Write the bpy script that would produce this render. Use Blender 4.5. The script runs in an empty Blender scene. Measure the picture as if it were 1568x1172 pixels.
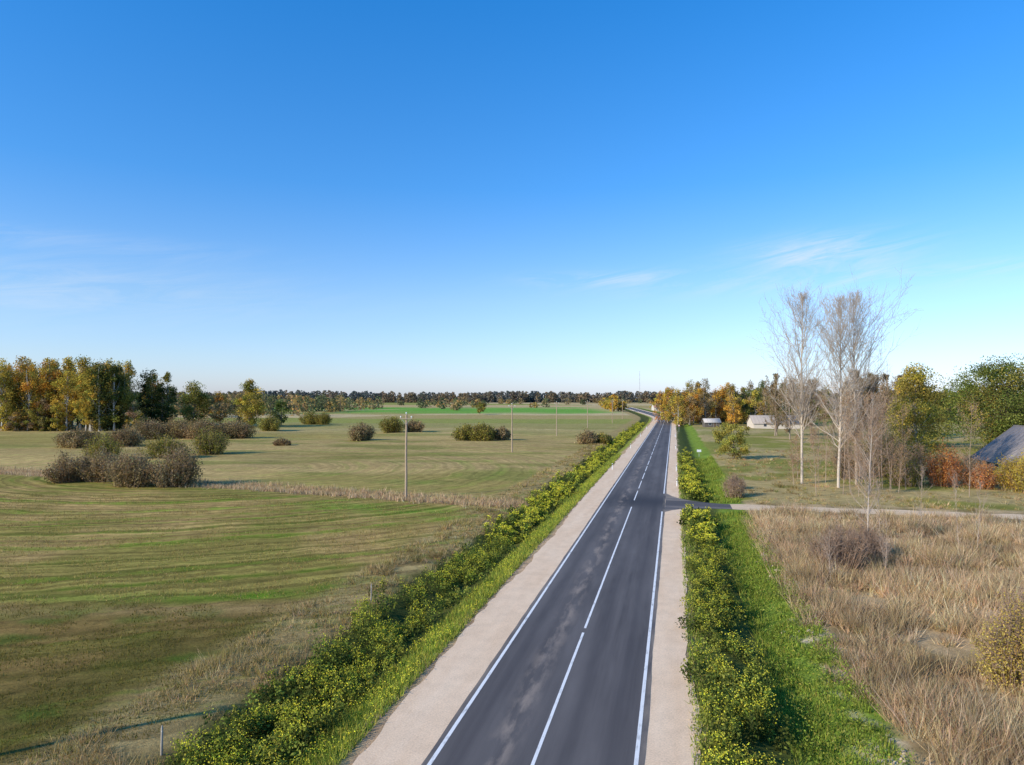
import bpy, math, numpy as np
from math import radians, sin, cos, pi
rng=np.random.default_rng(7)
scene=bpy.context.scene
# ---------------------------------------------------------------- frames
DX,DY=0.2228,0.9749            # road direction; (s,t) = along / right of it
def st2xy(s,t): return DX*s+DY*t, DY*s-DX*t
def xy2st(x,y): return DX*x+DY*y, DY*x-DX*y
def tc(s):
    s=np.asarray(s,float)
    return -4.55-0.115*20*np.log1p(np.exp(np.clip((s-410)/20,-50,50)))-0.115*np.maximum(0,(s-1410))
def sm(a,b,x):
    u=np.clip((x-a)/(b-a),0,1); return u*u*(3-2*u)
def vn(x,y,seed=0.0):
    x=np.asarray(x,float);y=np.asarray(y,float)
    ix=np.floor(x);iy=np.floor(y);fx=x-ix;fy=y-iy
    def h(a,b):
        v=np.sin(a*127.1+b*311.7+seed*17.3)*43758.5453
        return v-np.floor(v)
    fx=fx*fx*(3-2*fx);fy=fy*fy*(3-2*fy)
    return (h(ix,iy)*(1-fx)+h(ix+1,iy)*fx)*(1-fy)+(h(ix,iy+1)*(1-fx)+h(ix+1,iy+1)*fx)*fy
def fbm(x,y,seed=0.0):
    return vn(x,y,seed)*.5+vn(x*2.1,y*2.1,seed+3)*.3+vn(x*4.3,y*4.3,seed+5)*.2
def gz(x,y):
    s,t=xy2st(np.asarray(x,float),np.asarray(y,float)); d=t-tc(s)
    fade=1-sm(330,430,s)
    jun=1-np.exp(-((s-81)/5.0)**4)
    z=-0.9*np.exp(-((d+9.6)/2.1)**2)*fade
    z=z-0.75*np.exp(-((d-9.2)/2.0)**2)*fade*jun
    far=sm(14,45,np.abs(d))
    side=np.where(d>0,sm(3,18,np.abs(s-81)),1.0)
    und=(fbm(x/38.,y/38.,2)-.5)*1.1+(vn(x/7.,y/7.,9)-.5)*.18
    z=z+und*far*side
    dl=((y-79.3)+0.425*(x))*0.92
    z=z-0.5*np.exp(-(dl/1.4)**2)*sm(13,18,-d)
    return z-0.02
# ---------------------------------------------------------------- mesh builder
class MB:
    def __init__(s): s.v=[];s.c=[];s.l=[];s.tot=[];s.m=[];s.n=0
    def add(s,v,f,mat,col):
        v=np.asarray(v,np.float32).reshape(-1,3); f=np.asarray(f,np.int32)
        if len(v)==0: return
        col=np.asarray(col,np.float32)
        if col.ndim==1: col=np.tile(col[:3],(len(v),1))
        s.v.append(v);s.c.append(col[:,:3]);s.l.append((f+s.n).ravel())
        s.tot.append(np.full(len(f),f.shape[1],np.int32));s.m.append(np.full(len(f),mat,np.int32));s.n+=len(v)
    def build(s,name,mats,loc=(0,0,0),parent=None,smooth=False):
        v=np.concatenate(s.v);c=np.concatenate(s.c);l=np.concatenate(s.l);tot=np.concatenate(s.tot);m=np.concatenate(s.m)
        me=bpy.data.meshes.new(name)
        me.vertices.add(len(v));me.vertices.foreach_set('co',v.ravel())
        me.loops.add(len(l));me.loops.foreach_set('vertex_index',l)
        me.polygons.add(len(tot))
        st=np.concatenate([[0],np.cumsum(tot)[:-1]]).astype(np.int32)
        me.polygons.foreach_set('loop_start',st);me.polygons.foreach_set('loop_total',tot)
        me.polygons.foreach_set('material_index',m)
        if smooth: me.polygons.foreach_set('use_smooth',np.ones(len(tot),bool))
        a=me.attributes.new('Col','FLOAT_COLOR','POINT')
        a.data.foreach_set('color',np.concatenate([c,np.ones((len(c),1),np.float32)],1).astype(np.float32).ravel())
        for mt in mats: me.materials.append(mt)
        me.update(calc_edges=True);me.validate()
        o=bpy.data.objects.new(name,me);o.location=loc
        scene.collection.objects.link(o)
        if parent: o.parent=parent
        return o
def sticks(mb,P0,P1,R0,R1,col,mat=0,n=3):
    P0=np.asarray(P0,float).reshape(-1,3);P1=np.asarray(P1,float).reshape(-1,3);N=len(P0)
    if N==0: return
    R0=np.broadcast_to(R0,(N,));R1=np.broadcast_to(R1,(N,))
    d=P1-P0;d/=np.linalg.norm(d,axis=1,keepdims=True)+1e-9
    ref=np.where(np.abs(d[:,2:3])<.9,np.array([[0,0,1.]]),np.array([[1.,0,0]]))
    u=np.cross(d,ref);u/=np.linalg.norm(u,axis=1,keepdims=True)+1e-9;w=np.cross(d,u)
    a=np.arange(n)*2*pi/n
    ring=u[:,None,:]*np.cos(a)[None,:,None]+w[:,None,:]*np.sin(a)[None,:,None]
    V=np.concatenate([P0[:,None]+ring*R0[:,None,None],P1[:,None]+ring*R1[:,None,None]],1)
    i=np.arange(n);j=(i+1)%n
    F=np.stack([i,j,j+n,i+n],1)
    F=F[None]+(np.arange(N)*2*n)[:,None,None]
    col=np.asarray(col,float)
    if col.ndim==2: col=np.repeat(col,2*n,axis=0)
    mb.add(V.reshape(-1,3),F.reshape(-1,4),mat,col)
def cards(mb,C,size,col,mat=1,asp=.65,up=0.0):
    N=len(C)
    if N==0:return
    u=rng.normal(size=(N,3));u/=np.linalg.norm(u,axis=1,keepdims=True)
    w=np.cross(u,rng.normal(size=(N,3)));w/=np.linalg.norm(w,axis=1,keepdims=True)
    size=np.broadcast_to(size,(N,))[:,None]
    u=u*size*.5;w=w*size*.5*asp
    V=np.stack([C-u,C-w*.9+u*.1,C+u,C+w*.9+u*.1],1)
    F=np.arange(N*4).reshape(N,4)
    mb.add(V.reshape(-1,3),F,mat,np.repeat(col,4,axis=0))
def blades(mb,x,y,h,w,col,lean=.35,mat=0,zoff=0.0):
    N=len(x);z=gz(x,y)+zoff
    a=rng.uniform(0,2*pi,N);b=rng.uniform(0,2*pi,N)
    l=np.abs(rng.normal(0,lean,N))*h
    bx=np.cos(a)*w/2;by=np.sin(a)*w/2
    V=np.stack([np.stack([x-bx,y-by,z-.03],1),np.stack([x+bx,y+by,z-.03],1),
                np.stack([x+np.cos(b)*l,y+np.sin(b)*l,z+h],1)],1)
    mb.add(V.reshape(-1,3),np.arange(N*3).reshape(N,3),mat,np.repeat(col,3,axis=0))
# ---------------------------------------------------------------- materials
def newmat(name):
    m=bpy.data.materials.new(name);m.use_nodes=True;nt=m.node_tree;nt.nodes.clear()
    return m,nt,nt.nodes,nt.links
def nd(nt,typ,**kw):
    n=nt.nodes.new(typ)
    for k,v in kw.items(): setattr(n,k,v)
    return n
def mathn(nt,op,a,b=None,c=None):
    n=nt.nodes.new('ShaderNodeMath');n.operation=op
    for i,v in enumerate((a,b,c)):
        if v is None: continue
        if hasattr(v,'is_linked') or hasattr(v,'links'): nt.links.new(v,n.inputs[i])
        else: n.inputs[i].default_value=v
    return n.outputs[0]
def mixc(nt,fac,a,b,mode='MIX'):
    n=nt.nodes.new('ShaderNodeMix');n.data_type='RGBA';n.blend_type=mode
    for idx,v in ((0,fac),(6,a),(7,b)):
        if hasattr(v,'links'): nt.links.new(v,n.inputs[idx])
        elif idx==0: n.inputs[0].default_value=v
        else: n.inputs[idx].default_value=(*v[:3],1)
    return n.outputs[2]
def ramp(nt,x,a,b):
    n=nt.nodes.new('ShaderNodeMapRange');n.inputs[1].default_value=a;n.inputs[2].default_value=b
    nt.links.new(x,n.inputs[0]);return n.outputs[0]
def leafmat(name,trans=.3,rough=.6):
    m,nt,N,L=newmat(name)
    at=nd(nt,'ShaderNodeAttribute',attribute_name='Col')
    df=N.new('ShaderNodeBsdfDiffuse');tr=N.new('ShaderNodeBsdfTranslucent');mx=N.new('ShaderNodeMixShader');o=N.new('ShaderNodeOutputMaterial')
    L.new(at.outputs['Color'],df.inputs[0]);L.new(at.outputs['Color'],tr.inputs[0])
    mx.inputs[0].default_value=trans
    L.new(df.outputs[0],mx.inputs[1]);L.new(tr.outputs[0],mx.inputs[2]);L.new(mx.outputs[0],o.inputs[0])
    return m
def attrmat(name,rough=.85,nscale=8,amt=.5,bump=.2,obj=True):
    m,nt,N,L=newmat(name)
    at=nd(nt,'ShaderNodeAttribute',attribute_name='Col')
    tx=N.new('ShaderNodeTexCoord');no=N.new('ShaderNodeTexNoise');no.inputs['Scale'].default_value=nscale;no.inputs['Detail'].default_value=5
    L.new(tx.outputs['Object'],no.inputs['Vector'])
    v=mathn(nt,'MULTIPLY_ADD',no.outputs[0],amt*2,1-amt)
    cm=N.new('ShaderNodeCombineColor')
    for i in range(3): L.new(v,cm.inputs[i])
    c=mixc(nt,1.0,at.outputs['Color'],cm.outputs[0],'MULTIPLY')
    p=N.new('ShaderNodeBsdfPrincipled');p.inputs['Roughness'].default_value=rough
    L.new(c,p.inputs['Base Color'])
    b=N.new('ShaderNodeBump');b.inputs['Strength'].default_value=bump;b.inputs['Distance'].default_value=.02
    L.new(no.outputs[0],b.inputs['Height']);L.new(b.outputs[0],p.inputs['Normal'])
    o=N.new('ShaderNodeOutputMaterial');L.new(p.outputs[0],o.inputs[0]);return m
M_leaf=leafmat('leaves',.32);M_grass=leafmat('grass_blades',.35)
M_bark=attrmat('bark',.9,6,.35,.4)
M_paint=attrmat('painted_surface',.6,3,.12,.05)
M_roof=attrmat('roofing',.8,2.5,.25,.2)
def ground_mat():
    m,nt,N,L=newmat('ground_cover')
    at=nd(nt,'ShaderNodeAttribute',attribute_name='Col')
    sa=nd(nt,'ShaderNodeAttribute',attribute_name='Stripe')
    tx=N.new('ShaderNodeTexCoord')
    def noise(scale,det=6,rough=.6,vec=None):
        n=N.new('ShaderNodeTexNoise');n.inputs['Scale'].default_value=scale;n.inputs['Detail'].default_value=det;n.inputs['Roughness'].default_value=rough
        L.new(vec or tx.outputs['Object'],n.inputs['Vector']);return n.outputs[0]
    big=noise(.12,4);mid=noise(.9,6,.7);fine=noise(7,5,.75);cl2=noise(.28,5,.65)
    # mowing arcs: distance from a point, wobbly
    vm=N.new('ShaderNodeVectorMath');vm.operation='DISTANCE';L.new(tx.outputs['Object'],vm.inputs[0]);vm.inputs[1].default_value=(-46,118,0)
    wob=mathn(nt,'MULTIPLY_ADD',big,4.0,vm.outputs['Value'])
    wob=mathn(nt,'MULTIPLY_ADD',mid,.8,wob)
    def n1d(sc,det):
        n1=N.new('ShaderNodeTexNoise');n1.noise_dimensions='1D';n1.inputs['Scale'].default_value=sc;n1.inputs['Detail'].default_value=det;n1.inputs['Roughness'].default_value=.65
        L.new(wob,n1.inputs['W']);return n1.outputs[0]
    st=ramp(nt,n1d(.33,3),.48,.62)
    brk=ramp(nt,cl2,.38,.62)
    st=mathn(nt,'MULTIPLY',mathn(nt,'MULTIPLY_ADD',mathn(nt,'MULTIPLY',st,brk),.75,mathn(nt,'MULTIPLY',st,.25)),sa.outputs['Fac'])
    g=mixc(nt,1.0,at.outputs['Color'],(.50,.90,.36),'MULTIPLY')
    c=mixc(nt,mathn(nt,'MINIMUM',st,.9),at.outputs['Color'],g)
    rows=ramp(nt,n1d(.9,3),.38,.62)
    rowf=mathn(nt,'MULTIPLY_ADD',mathn(nt,'MULTIPLY',mathn(nt,'ADD',rows,-.55),sa.outputs['Fac']),.55,1.0)
    f=mathn(nt,'MULTIPLY',rowf,mathn(nt,'ADD',mathn(nt,'MULTIPLY_ADD',fine,1.5,-.2),mathn(nt,'MULTIPLY_ADD',mid,1.3,-.18)))
    f=mathn(nt,'MULTIPLY',f,mathn(nt,'MULTIPLY_ADD',cl2,.9,.55))
    cm=N.new('ShaderNodeCombineColor')
    for i in range(3): L.new(f,cm.inputs[i])
    c=mixc(nt,1.0,c,cm.outputs[0],'MULTIPLY')
    p=N.new('ShaderNodeBsdfPrincipled');p.inputs['Roughness'].default_value=1;p.inputs['Specular IOR Level'].default_value=.03
    L.new(c,p.inputs['Base Color'])
    b=N.new('ShaderNodeBump');b.inputs['Strength'].default_value=.6;b.inputs['Distance'].default_value=.12
    L.new(mathn(nt,'ADD',fine,mid),b.inputs['Height']);L.new(b.outputs[0],p.inputs['Normal'])
    o=N.new('ShaderNodeOutputMaterial');L.new(p.outputs[0],o.inputs[0]);return m
def st_noise(nt,sx,sy,det=4,scale=1):
    at=nd(nt,'ShaderNodeAttribute',attribute_name='st')
    mp=nt.nodes.new('ShaderNodeMapping');mp.inputs['Scale'].default_value=(sx,sy,1)
    nt.links.new(at.outputs['Vector'],mp.inputs[0])
    n=nt.nodes.new('ShaderNodeTexNoise');n.inputs['Scale'].default_value=scale;n.inputs['Detail'].default_value=det;n.inputs['Roughness'].default_value=.62
    nt.links.new(mp.outputs[0],n.inputs['Vector']);return n.outputs[0],at
def gaussn(nt,x,c,wd):
    return mathn(nt,'EXPONENT',mathn(nt,'MULTIPLY',mathn(nt,'POWER',mathn(nt,'MULTIPLY',mathn(nt,'ADD',x,-c),1/wd),2.0),-1.0))
def asphalt_mat():
    m,nt,N,L=newmat('asphalt')
    streak,at=st_noise(nt,1.6,.035,5)
    patch,_=st_noise(nt,.35,.05,4)
    speck,_=st_noise(nt,30,30,3)
    blot,_=st_noise(nt,1.5,.35,6)
    c=mixc(nt,ramp(nt,streak,.3,.7),(.080,.068,.063),(.138,.117,.106))
    c=mixc(nt,ramp(nt,patch,.42,.66),c,(.160,.137,.124))
    sx=N.new('ShaderNodeSeparateXYZ');L.new(at.outputs['Vector'],sx.inputs[0])
    for q in (.95,2.45,-2.5):
        c=mixc(nt,mathn(nt,'MULTIPLY',gaussn(nt,sx.outputs[0],q,.3),.4),c,(.070,.060,.058))
    # shadow across the junction, painted into the asphalt colour
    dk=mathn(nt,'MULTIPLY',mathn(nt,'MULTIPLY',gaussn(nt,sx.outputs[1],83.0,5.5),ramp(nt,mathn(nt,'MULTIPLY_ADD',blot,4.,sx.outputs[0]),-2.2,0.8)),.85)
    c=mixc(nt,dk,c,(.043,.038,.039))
    g=gaussn(nt,sx.outputs[0],-1.25,.45)
    dust=mathn(nt,'MULTIPLY',mathn(nt,'MULTIPLY',g,ramp(nt,blot,.46,.62)),.6)
    c=mixc(nt,dust,c,(.38,.29,.22))
    e=mathn(nt,'MULTIPLY',ramp(nt,mathn(nt,'ABSOLUTE',sx.outputs[0]),3.2,3.6),ramp(nt,blot,.35,.65))
    c=mixc(nt,mathn(nt,'MULTIPLY',e,.6),c,(.42,.33,.24))
    v=mathn(nt,'MULTIPLY_ADD',speck,.5,.75)
    cm=N.new('ShaderNodeCombineColor')
    for i in range(3): L.new(v,cm.inputs[i])
    c=mixc(nt,1.0,c,cm.outputs[0],'MULTIPLY')
    p=N.new('ShaderNodeBsdfPrincipled');p.inputs['Roughness'].default_value=.8;p.inputs['Specular IOR Level'].default_value=.2
    L.new(c,p.inputs['Base Color'])
    b=N.new('ShaderNodeBump');b.inputs['Strength'].default_value=.25;b.inputs['Distance'].default_value=.01
    L.new(speck,b.inputs['Height']);L.new(b.outputs[0],p.inputs['Normal'])
    o=N.new('ShaderNodeOutputMaterial');L.new(p.outputs[0],o.inputs[0]);return m
def gravel_mat(name,c1,c2):
    m,nt,N,L=newmat(name)
    a,at=st_noise(nt,.9,.12,5);sp,_=st_noise(nt,14,14,4);bl,_=st_noise(nt,1.2,1.0,5)
    c=mixc(nt,ramp(nt,a,.3,.7),c1,c2)
    v=mathn(nt,'ADD',mathn(nt,'MULTIPLY_ADD',sp,.8,.35),mathn(nt,'MULTIPLY_ADD',bl,.4,.05))
    cm=N.new('ShaderNodeCombineColor')
    for i in range(3): L.new(v,cm.inputs[i])
    c=mixc(nt,1.0,c,cm.outputs[0],'MULTIPLY')
    p=N.new('ShaderNodeBsdfPrincipled');p.inputs['Roughness'].default_value=.95;p.inputs['Specular IOR Level'].default_value=.1
    L.new(c,p.inputs['Base Color'])
    b=N.new('ShaderNodeBump');b.inputs['Strength'].default_value=.4;b.inputs['Distance'].default_value=.02
    L.new(mathn(nt,'ADD',sp,bl),b.inputs['Height']);L.new(b.outputs[0],p.inputs['Normal'])
    o=N.new('ShaderNodeOutputMaterial');L.new(p.outputs[0],o.inputs[0]);return m
def line_mat():
    m,nt,N,L=newmat('road_paint')
    a,_=st_noise(nt,6,1.2,6)
    c=mixc(nt,ramp(nt,a,.52,.72),(.86,.81,.75),(.42,.39,.36))
    p=N.new('ShaderNodeBsdfPrincipled');p.inputs['Roughness'].default_value=.6
    L.new(c,p.inputs['Base Color']);o=N.new('ShaderNodeOutputMaterial');L.new(p.outputs[0],o.inputs[0]);return m
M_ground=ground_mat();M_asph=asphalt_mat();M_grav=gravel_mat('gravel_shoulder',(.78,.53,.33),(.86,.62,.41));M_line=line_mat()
M_path=gravel_mat('gravel_track',(.66,.46,.28),(.76,.56,.36))
# ---------------------------------------------------------------- ground
def grow(a,step,rate,lim):
    o=[];x=a
    while x<lim: x+=step;step*=rate;o.append(x)
    return o
sp=[-400,-250,-150,-100,-70]+list(np.arange(-60,10,3.))+list(np.arange(10,100,.5))+grow(100,.5,1.018,7000)
r=grow(24,.4,1.035,5000);l=[-(x+6) for x in r][::-1]
tp=l+list(np.arange(-30,24.01,.4))+r
S,T=np.meshgrid(np.array(sp),np.array(tp),indexing='ij')
X,Y=st2xy(S,T);Z=gz(X,Y)
D=T-tc(S)
def C(*a): return np.array(a,float)
def mx(a,b,f): return a*(1-f[...,None])+b*f[...,None]
fl=lambda c:np.broadcast_to(C(*c),X.shape+(3,)).copy()
n9=fbm(X/11,Y/11,1);n3=fbm(X/3,Y/3,4);nl=fbm(X/60,Y/25,7);n1=fbm(X/1.1,Y/1.1,14)
def ynear_f(X,Y): return 41.5+np.clip((X+18)*.12,0,4)
mid=mx(fl((.42,.27,.095)),fl((.27,.21,.052)),sm(.40,.62,n9*.6+nl*.4))
near=mx(fl((.145,.112,.028)),fl((.225,.145,.045)),sm(.4,.62,n9))
near=mx(near,fl((.095,.135,.020)),sm(.62,.72,fbm(X/6,Y/3,22))*.7)
farf=mx(fl((.48,.325,.125)),fl((.34,.25,.075)),sm(.4,.65,nl))
farf=mx(farf,fl((.24,.225,.053)),sm(.58,.72,fbm(X/30,Y/10,57))*.7)
farf=farf*(.76+.44*fbm(X/40,Y/6,91))[...,None]
ynear=ynear_f(X,Y)+(n3-.5)*1.5
col=mx(near,mid,sm(-1.,1.5,Y-ynear))
col=mx(col,fl((.19,.23,.033)),np.exp(-((Y-ynear-1.2)/.9)**2)*.65)
col=mx(col,fl((.40,.27,.11)),np.exp(-((Y-ynear+1.4)/1.0)**2)*.5)
dl=((Y-79.3)+0.425*X)*.92
col=mx(col,farf,sm(-1,1,dl))
tanl=(np.exp(-((dl+(n3-.5)*2)/2.2)**2))*(D<-10)
col=mx(col,fl((.48,.34,.155)),tanl*.85)
gs=np.exp(-((dl+8+(n9-.5)*6)/3.0)**2)*sm(-32,-14,X)*(X<6)*sm(.35,.55,fbm(X/8,Y/3,77))
col=mx(col,fl((.20,.28,.036)),gs*.75)
dry=mx(fl((.50,.345,.18)),fl((.25,.175,.08)),sm(.4,.65,n3))
dry=mx(dry,fl((.19,.18,.045)),sm(.6,.7,n9)*.6)
lawn=mx(fl((.42,.31,.13)),fl((.24,.225,.05)),sm(.42,.6,n9))
rt=mx(dry,lawn,sm(83,87,S+(n3-.5)*3))
col=np.where((D>0)[...,None],rt,col)
cx=np.floor(X/230+vn(X/300,Y/300,3));cy=np.floor(np.log(np.maximum(Y,50))*5.2+X/900)
h=np.sin(cx*12.9898+cy*78.233)*43758.5453;h=h-np.floor(h)
pal=np.array([(.48,.34,.15),(.29,.28,.07),(.39,.29,.11),(.50,.36,.17),(.54,.40,.20),(.34,.28,.10)])
pc=pal[(h*6).astype(int)%6]
col=mx(col,pc,sm(200,330,Y))
gb=sm(480,540,Y)*(1-sm(760,860,Y))*sm(-330,-260,X)*(1-sm(60,100,X))
col=mx(col,fl((.16,.33,.05)),gb*sm(.36,.48,fbm(X/200,Y/60,31)))
col=mx(col,fl((.07,.08,.05)),sm(1440,1500,Y))
# verges
ne=(n3-.5)*1.2+(n1-.5)*.6
fade=1-sm(700,900,S)
def band(a,b,c,amt,soft=.35):
    global col
    f=sm(a-soft,a+soft,D+ne)*(1-sm(b-soft,b+soft,D+ne))*amt*fade
    col=mx(col,fl(c),f)
band(-16.5,-12.2,(.38,.265,.11),.85,1.2)
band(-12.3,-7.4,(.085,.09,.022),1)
band(-7.7,-6.3,(.26,.28,.042),1)
band(-6.5,-5,(.50,.33,.19),1)
band(4.6,5.5,(.44,.32,.17),1)
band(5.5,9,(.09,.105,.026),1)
band(8.8,12.1,(.17,.235,.033),1)
pf=np.exp(-((D-11.6+(n3-.5)*2.8)/.6)**2)*sm(.53,.60,n1)*(S<70)
col=mx(col,fl((.66,.51,.34)),pf)
stripe=((D<-13)&(Y<330)).astype(float)*(1-.6*tanl)*np.where(Y<41.5,.6,1.0)*(1-.55*sm(-1,1,dl))
stripe=np.clip(stripe,0,1)
ns,ntt=S.shape
idx=np.arange(ns*ntt).reshape(ns,ntt)
F=np.stack([idx[:-1,:-1],idx[1:,:-1],idx[1:,1:],idx[:-1,1:]],-1).reshape(-1,4)[:,::-1]
mb=MB();mb.add(np.stack([X,Y,Z],-1).reshape(-1,3),F,0,col.reshape(-1,3))
g=mb.build('ground',[M_ground],smooth=True)
a=g.data.attributes.new('Stripe','FLOAT','POINT');a.data.foreach_set('value',stripe.ravel().astype(np.float32))
# ---------------------------------------------------------------- road ribbons
def ribbon(name,d0,d1,z,mat,s0=-60,s1=1100,jit0=0,jit1=0,ncol=4,segs=None):
    V=[];A=[];Fc=[];off=0
    for (a,b) in (segs or [(s0,s1)]):
        n=max(2,int((b-a)/(.6 if (jit0 or jit1) else 2))+1) if b<=140 else 2
        ss=np.linspace(a,b,n) if b<=140 else np.unique(np.concatenate([np.arange(a,min(b,140),.6 if (jit0 or jit1) else 2.),np.arange(max(a,140),b,4.),[b]]))
        dd=np.linspace(0,1,ncol)
        j0=(fbm(ss/1.3,ss*0+3,5)-.5)*2*jit0+(vn(ss/7,ss*0,8)-.5)*2*jit0
        j1=(fbm(ss/1.3,ss*0+9,6)-.5)*2*jit1+(vn(ss/7,ss*0+4,8)-.5)*2*jit1
        e0=d0+j0;e1=d1+j1
        SS=np.repeat(ss[:,None],ncol,1);DD=e0[:,None]*(1-dd)+e1[:,None]*dd
        xx,yy=st2xy(SS,DD+tc(SS))
        V.append(np.stack([xx,yy,np.full_like(xx,z)],-1).reshape(-1,3));A.append(np.stack([DD,SS,0*SS],-1).reshape(-1,3))
        n=len(ss);ix=np.arange(n*ncol).reshape(n,ncol)+off
        Fc.append(np.stack([ix[:-1,:-1],ix[:-1,1:],ix[1:,1:],ix[1:,:-1]],-1).reshape(-1,4));off+=n*ncol
    m=MB();m.add(np.concatenate(V),np.concatenate(Fc),0,(.5,.5,.5))
    o=m.build(name,[mat]);at=o.data.attributes.new('st','FLOAT_VECTOR','POINT')
    at.data.foreach_set('vector',np.concatenate(A).astype(np.float32).ravel());return o
ribbon('gravel_shoulder',-5.85,-3.3,-.008,M_grav,jit0=.25)
ribbon('gravel_shoulder',3.3,5.25,-.008,M_grav,jit1=.16)
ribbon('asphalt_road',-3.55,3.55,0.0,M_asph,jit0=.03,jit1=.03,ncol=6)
ribbon('road_edge_line',-3.36,-3.22,.005,M_line)
ribbon('road_edge_line',3.22,3.36,.005,M_line,segs=[(-60,76),(90,1100)])
segs=[(-60,36.2),(36.9,78.5)]
x=83.5
while x<1050: segs.append((x,x+8.5));x+=11
ribbon('road_centre_line',-.06,.06,.005,M_line,segs=segs)
def side(name,prof,z,mat,curve=0):
    V=[];A=[];n=len(prof)
    for d,a,b in prof:
        for k in range(5):
            s=a+(b-a)*k/4;xx,yy=st2xy(s,d-4.55);V.append((xx,yy,z));A.append((s-81+3*0,d,0))
    ix=np.arange(n*5).reshape(n,5)
    Fc=np.stack([ix[:-1,:-1],ix[1:,:-1],ix[1:,1:],ix[:-1,1:]],-1).reshape(-1,4)
    m=MB();m.add(V,Fc,0,(.5,.5,.5));o=m.build(name,[mat]);at=o.data.attributes.new('st','FLOAT_VECTOR','POINT')
    at.data.foreach_set('vector',np.array(A,np.float32).ravel());return o
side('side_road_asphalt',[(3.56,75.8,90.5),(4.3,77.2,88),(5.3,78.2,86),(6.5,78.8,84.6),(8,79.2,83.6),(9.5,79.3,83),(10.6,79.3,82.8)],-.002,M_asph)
pr=[]
for d in np.arange(10.0,140,1.5):
    w=(vn(d/2,0.,3)-.5)*.7;b=-0.0006*(d-12)**2
    pr.append((d,79.4+w+b,82.7-w+b+(vn(d/3.,5.,3)-.5)*.5))
side('gravel_track',pr,-.009,M_path)
# ---------------------------------------------------------------- palettes
P_orange=[(.62,.31,.05),(.68,.42,.075),(.54,.27,.05),(.44,.28,.06)]
P_yellow=[(.68,.50,.09),(.60,.43,.07),(.48,.38,.075),(.58,.38,.07)]
P_olive=[(.25,.22,.045),(.31,.26,.055),(.18,.17,.04),(.36,.29,.065)]
P_green=[(.14,.17,.04),(.18,.20,.048),(.10,.13,.028),(.22,.215,.055)]
P_dark=[(.07,.09,.028),(.09,.105,.032),(.05,.065,.022)]
P_brown=[(.34,.235,.115),(.28,.195,.09),(.38,.28,.145),(.24,.18,.07)]
P_red=[(.50,.18,.06),(.38,.14,.05),(.56,.27,.08)]
def pick(p,n,var=.18):
    p=np.array(p);c=p[rng.integers(0,len(p),n)]
    return c*(1+rng.normal(0,var,(n,1)))*(1+rng.normal(0,.06,(n,3)))
# ---------------------------------------------------------------- trees
def leafy(mb,o,h,w,pal,cb=.2,ncl=40,lpc=70,ls=.3,bark=(.16,.13,.10),shape='oval',trunk=None,stick=True,mixpal=None):
    o=np.array(o,float);tr=trunk or h*.014+.05
    K=7;pts=np.zeros((K+1,3));f=np.linspace(0,1,K+1)
    pts[:,2]=f*h*.92;pts[1:,:2]=np.cumsum(rng.normal(0,h*.008,(K,2)),0)
    r=tr*(1-f*.85)
    sticks(mb,o+pts[:-1],o+pts[1:],r[:-1],r[1:],bark,0,7)
    fz=rng.beta(1.3,1.4,ncl)
    if shape=='round': env=np.sqrt(np.clip(1-(2*fz-1)**2,0.02,1))
    elif shape=='birch': env=np.sin(pi*np.clip(fz,.02,.985)**.62)**.9
    else: env=np.sin(pi*np.clip(fz,.02,.98)**.75)**.8
    a=rng.uniform(0,2*pi,ncl);rr=w/2*env*np.sqrt(rng.uniform(.1,1,ncl))*rng.uniform(.8,1.15,ncl)
    lop=1+.22*np.sin(a*2+rng.uniform(0,6))+.12*np.sin(a*3+rng.uniform(0,6))
    cz=h*(cb+(1-cb)*fz*.96)
    Cc=np.stack([np.cos(a)*rr*lop,np.sin(a)*rr*lop,cz],1)
    if stick:
        zs=np.clip(cz*rng.uniform(.55,.85,ncl),h*cb*.6,h*.85)
        bp=np.stack([np.interp(zs,pts[:,2],pts[:,0]),np.interp(zs,pts[:,2],pts[:,1]),zs],1)
        mid=bp*.45+Cc*.55+np.array([0,0,-.03*h])
        br=tr*.28*(1-zs/h*.7)
        sticks(mb,o+bp,o+mid,br,br*.6,bark,0,4);sticks(mb,o+mid,o+Cc,br*.6,br*.15,bark,0,3)
    cr=(w*.12+.026*h)*rng.uniform(.55,1.3,ncl)
    ctone=pick(pal,ncl,.12)
    if mixpal is not None:
        k=rng.random(ncl)<.22;ctone[k]=pick(mixpal,k.sum(),.1)
    tot=ncl*lpc;ci=np.repeat(np.arange(ncl),lpc)
    g=rng.normal(size=(tot,3));g/=np.linalg.norm(g,axis=1,keepdims=True);g*=(rng.uniform(.1,1.25,tot)**.55*cr[ci])[:,None]*np.array([1,1,1.0 if shape=='birch' else .8])
    P=o+Cc[ci]+g;P[:,2]=np.maximum(P[:,2],o[2]+.15)
    c=ctone[ci]*(1+rng.normal(0,.2,(tot,1)));c=np.clip(c,.01,.9)
    cards(mb,P,ls*rng.uniform(.6,1.3,tot),c,1,asp=.75)
def obj_tree(name,x,y,**k):
    m=MB();leafy(m,(0,0,0),**k)
    return m.build(name,[M_bark,M_leaf],loc=(x,y,float(gz(x,y))-.05))
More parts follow.
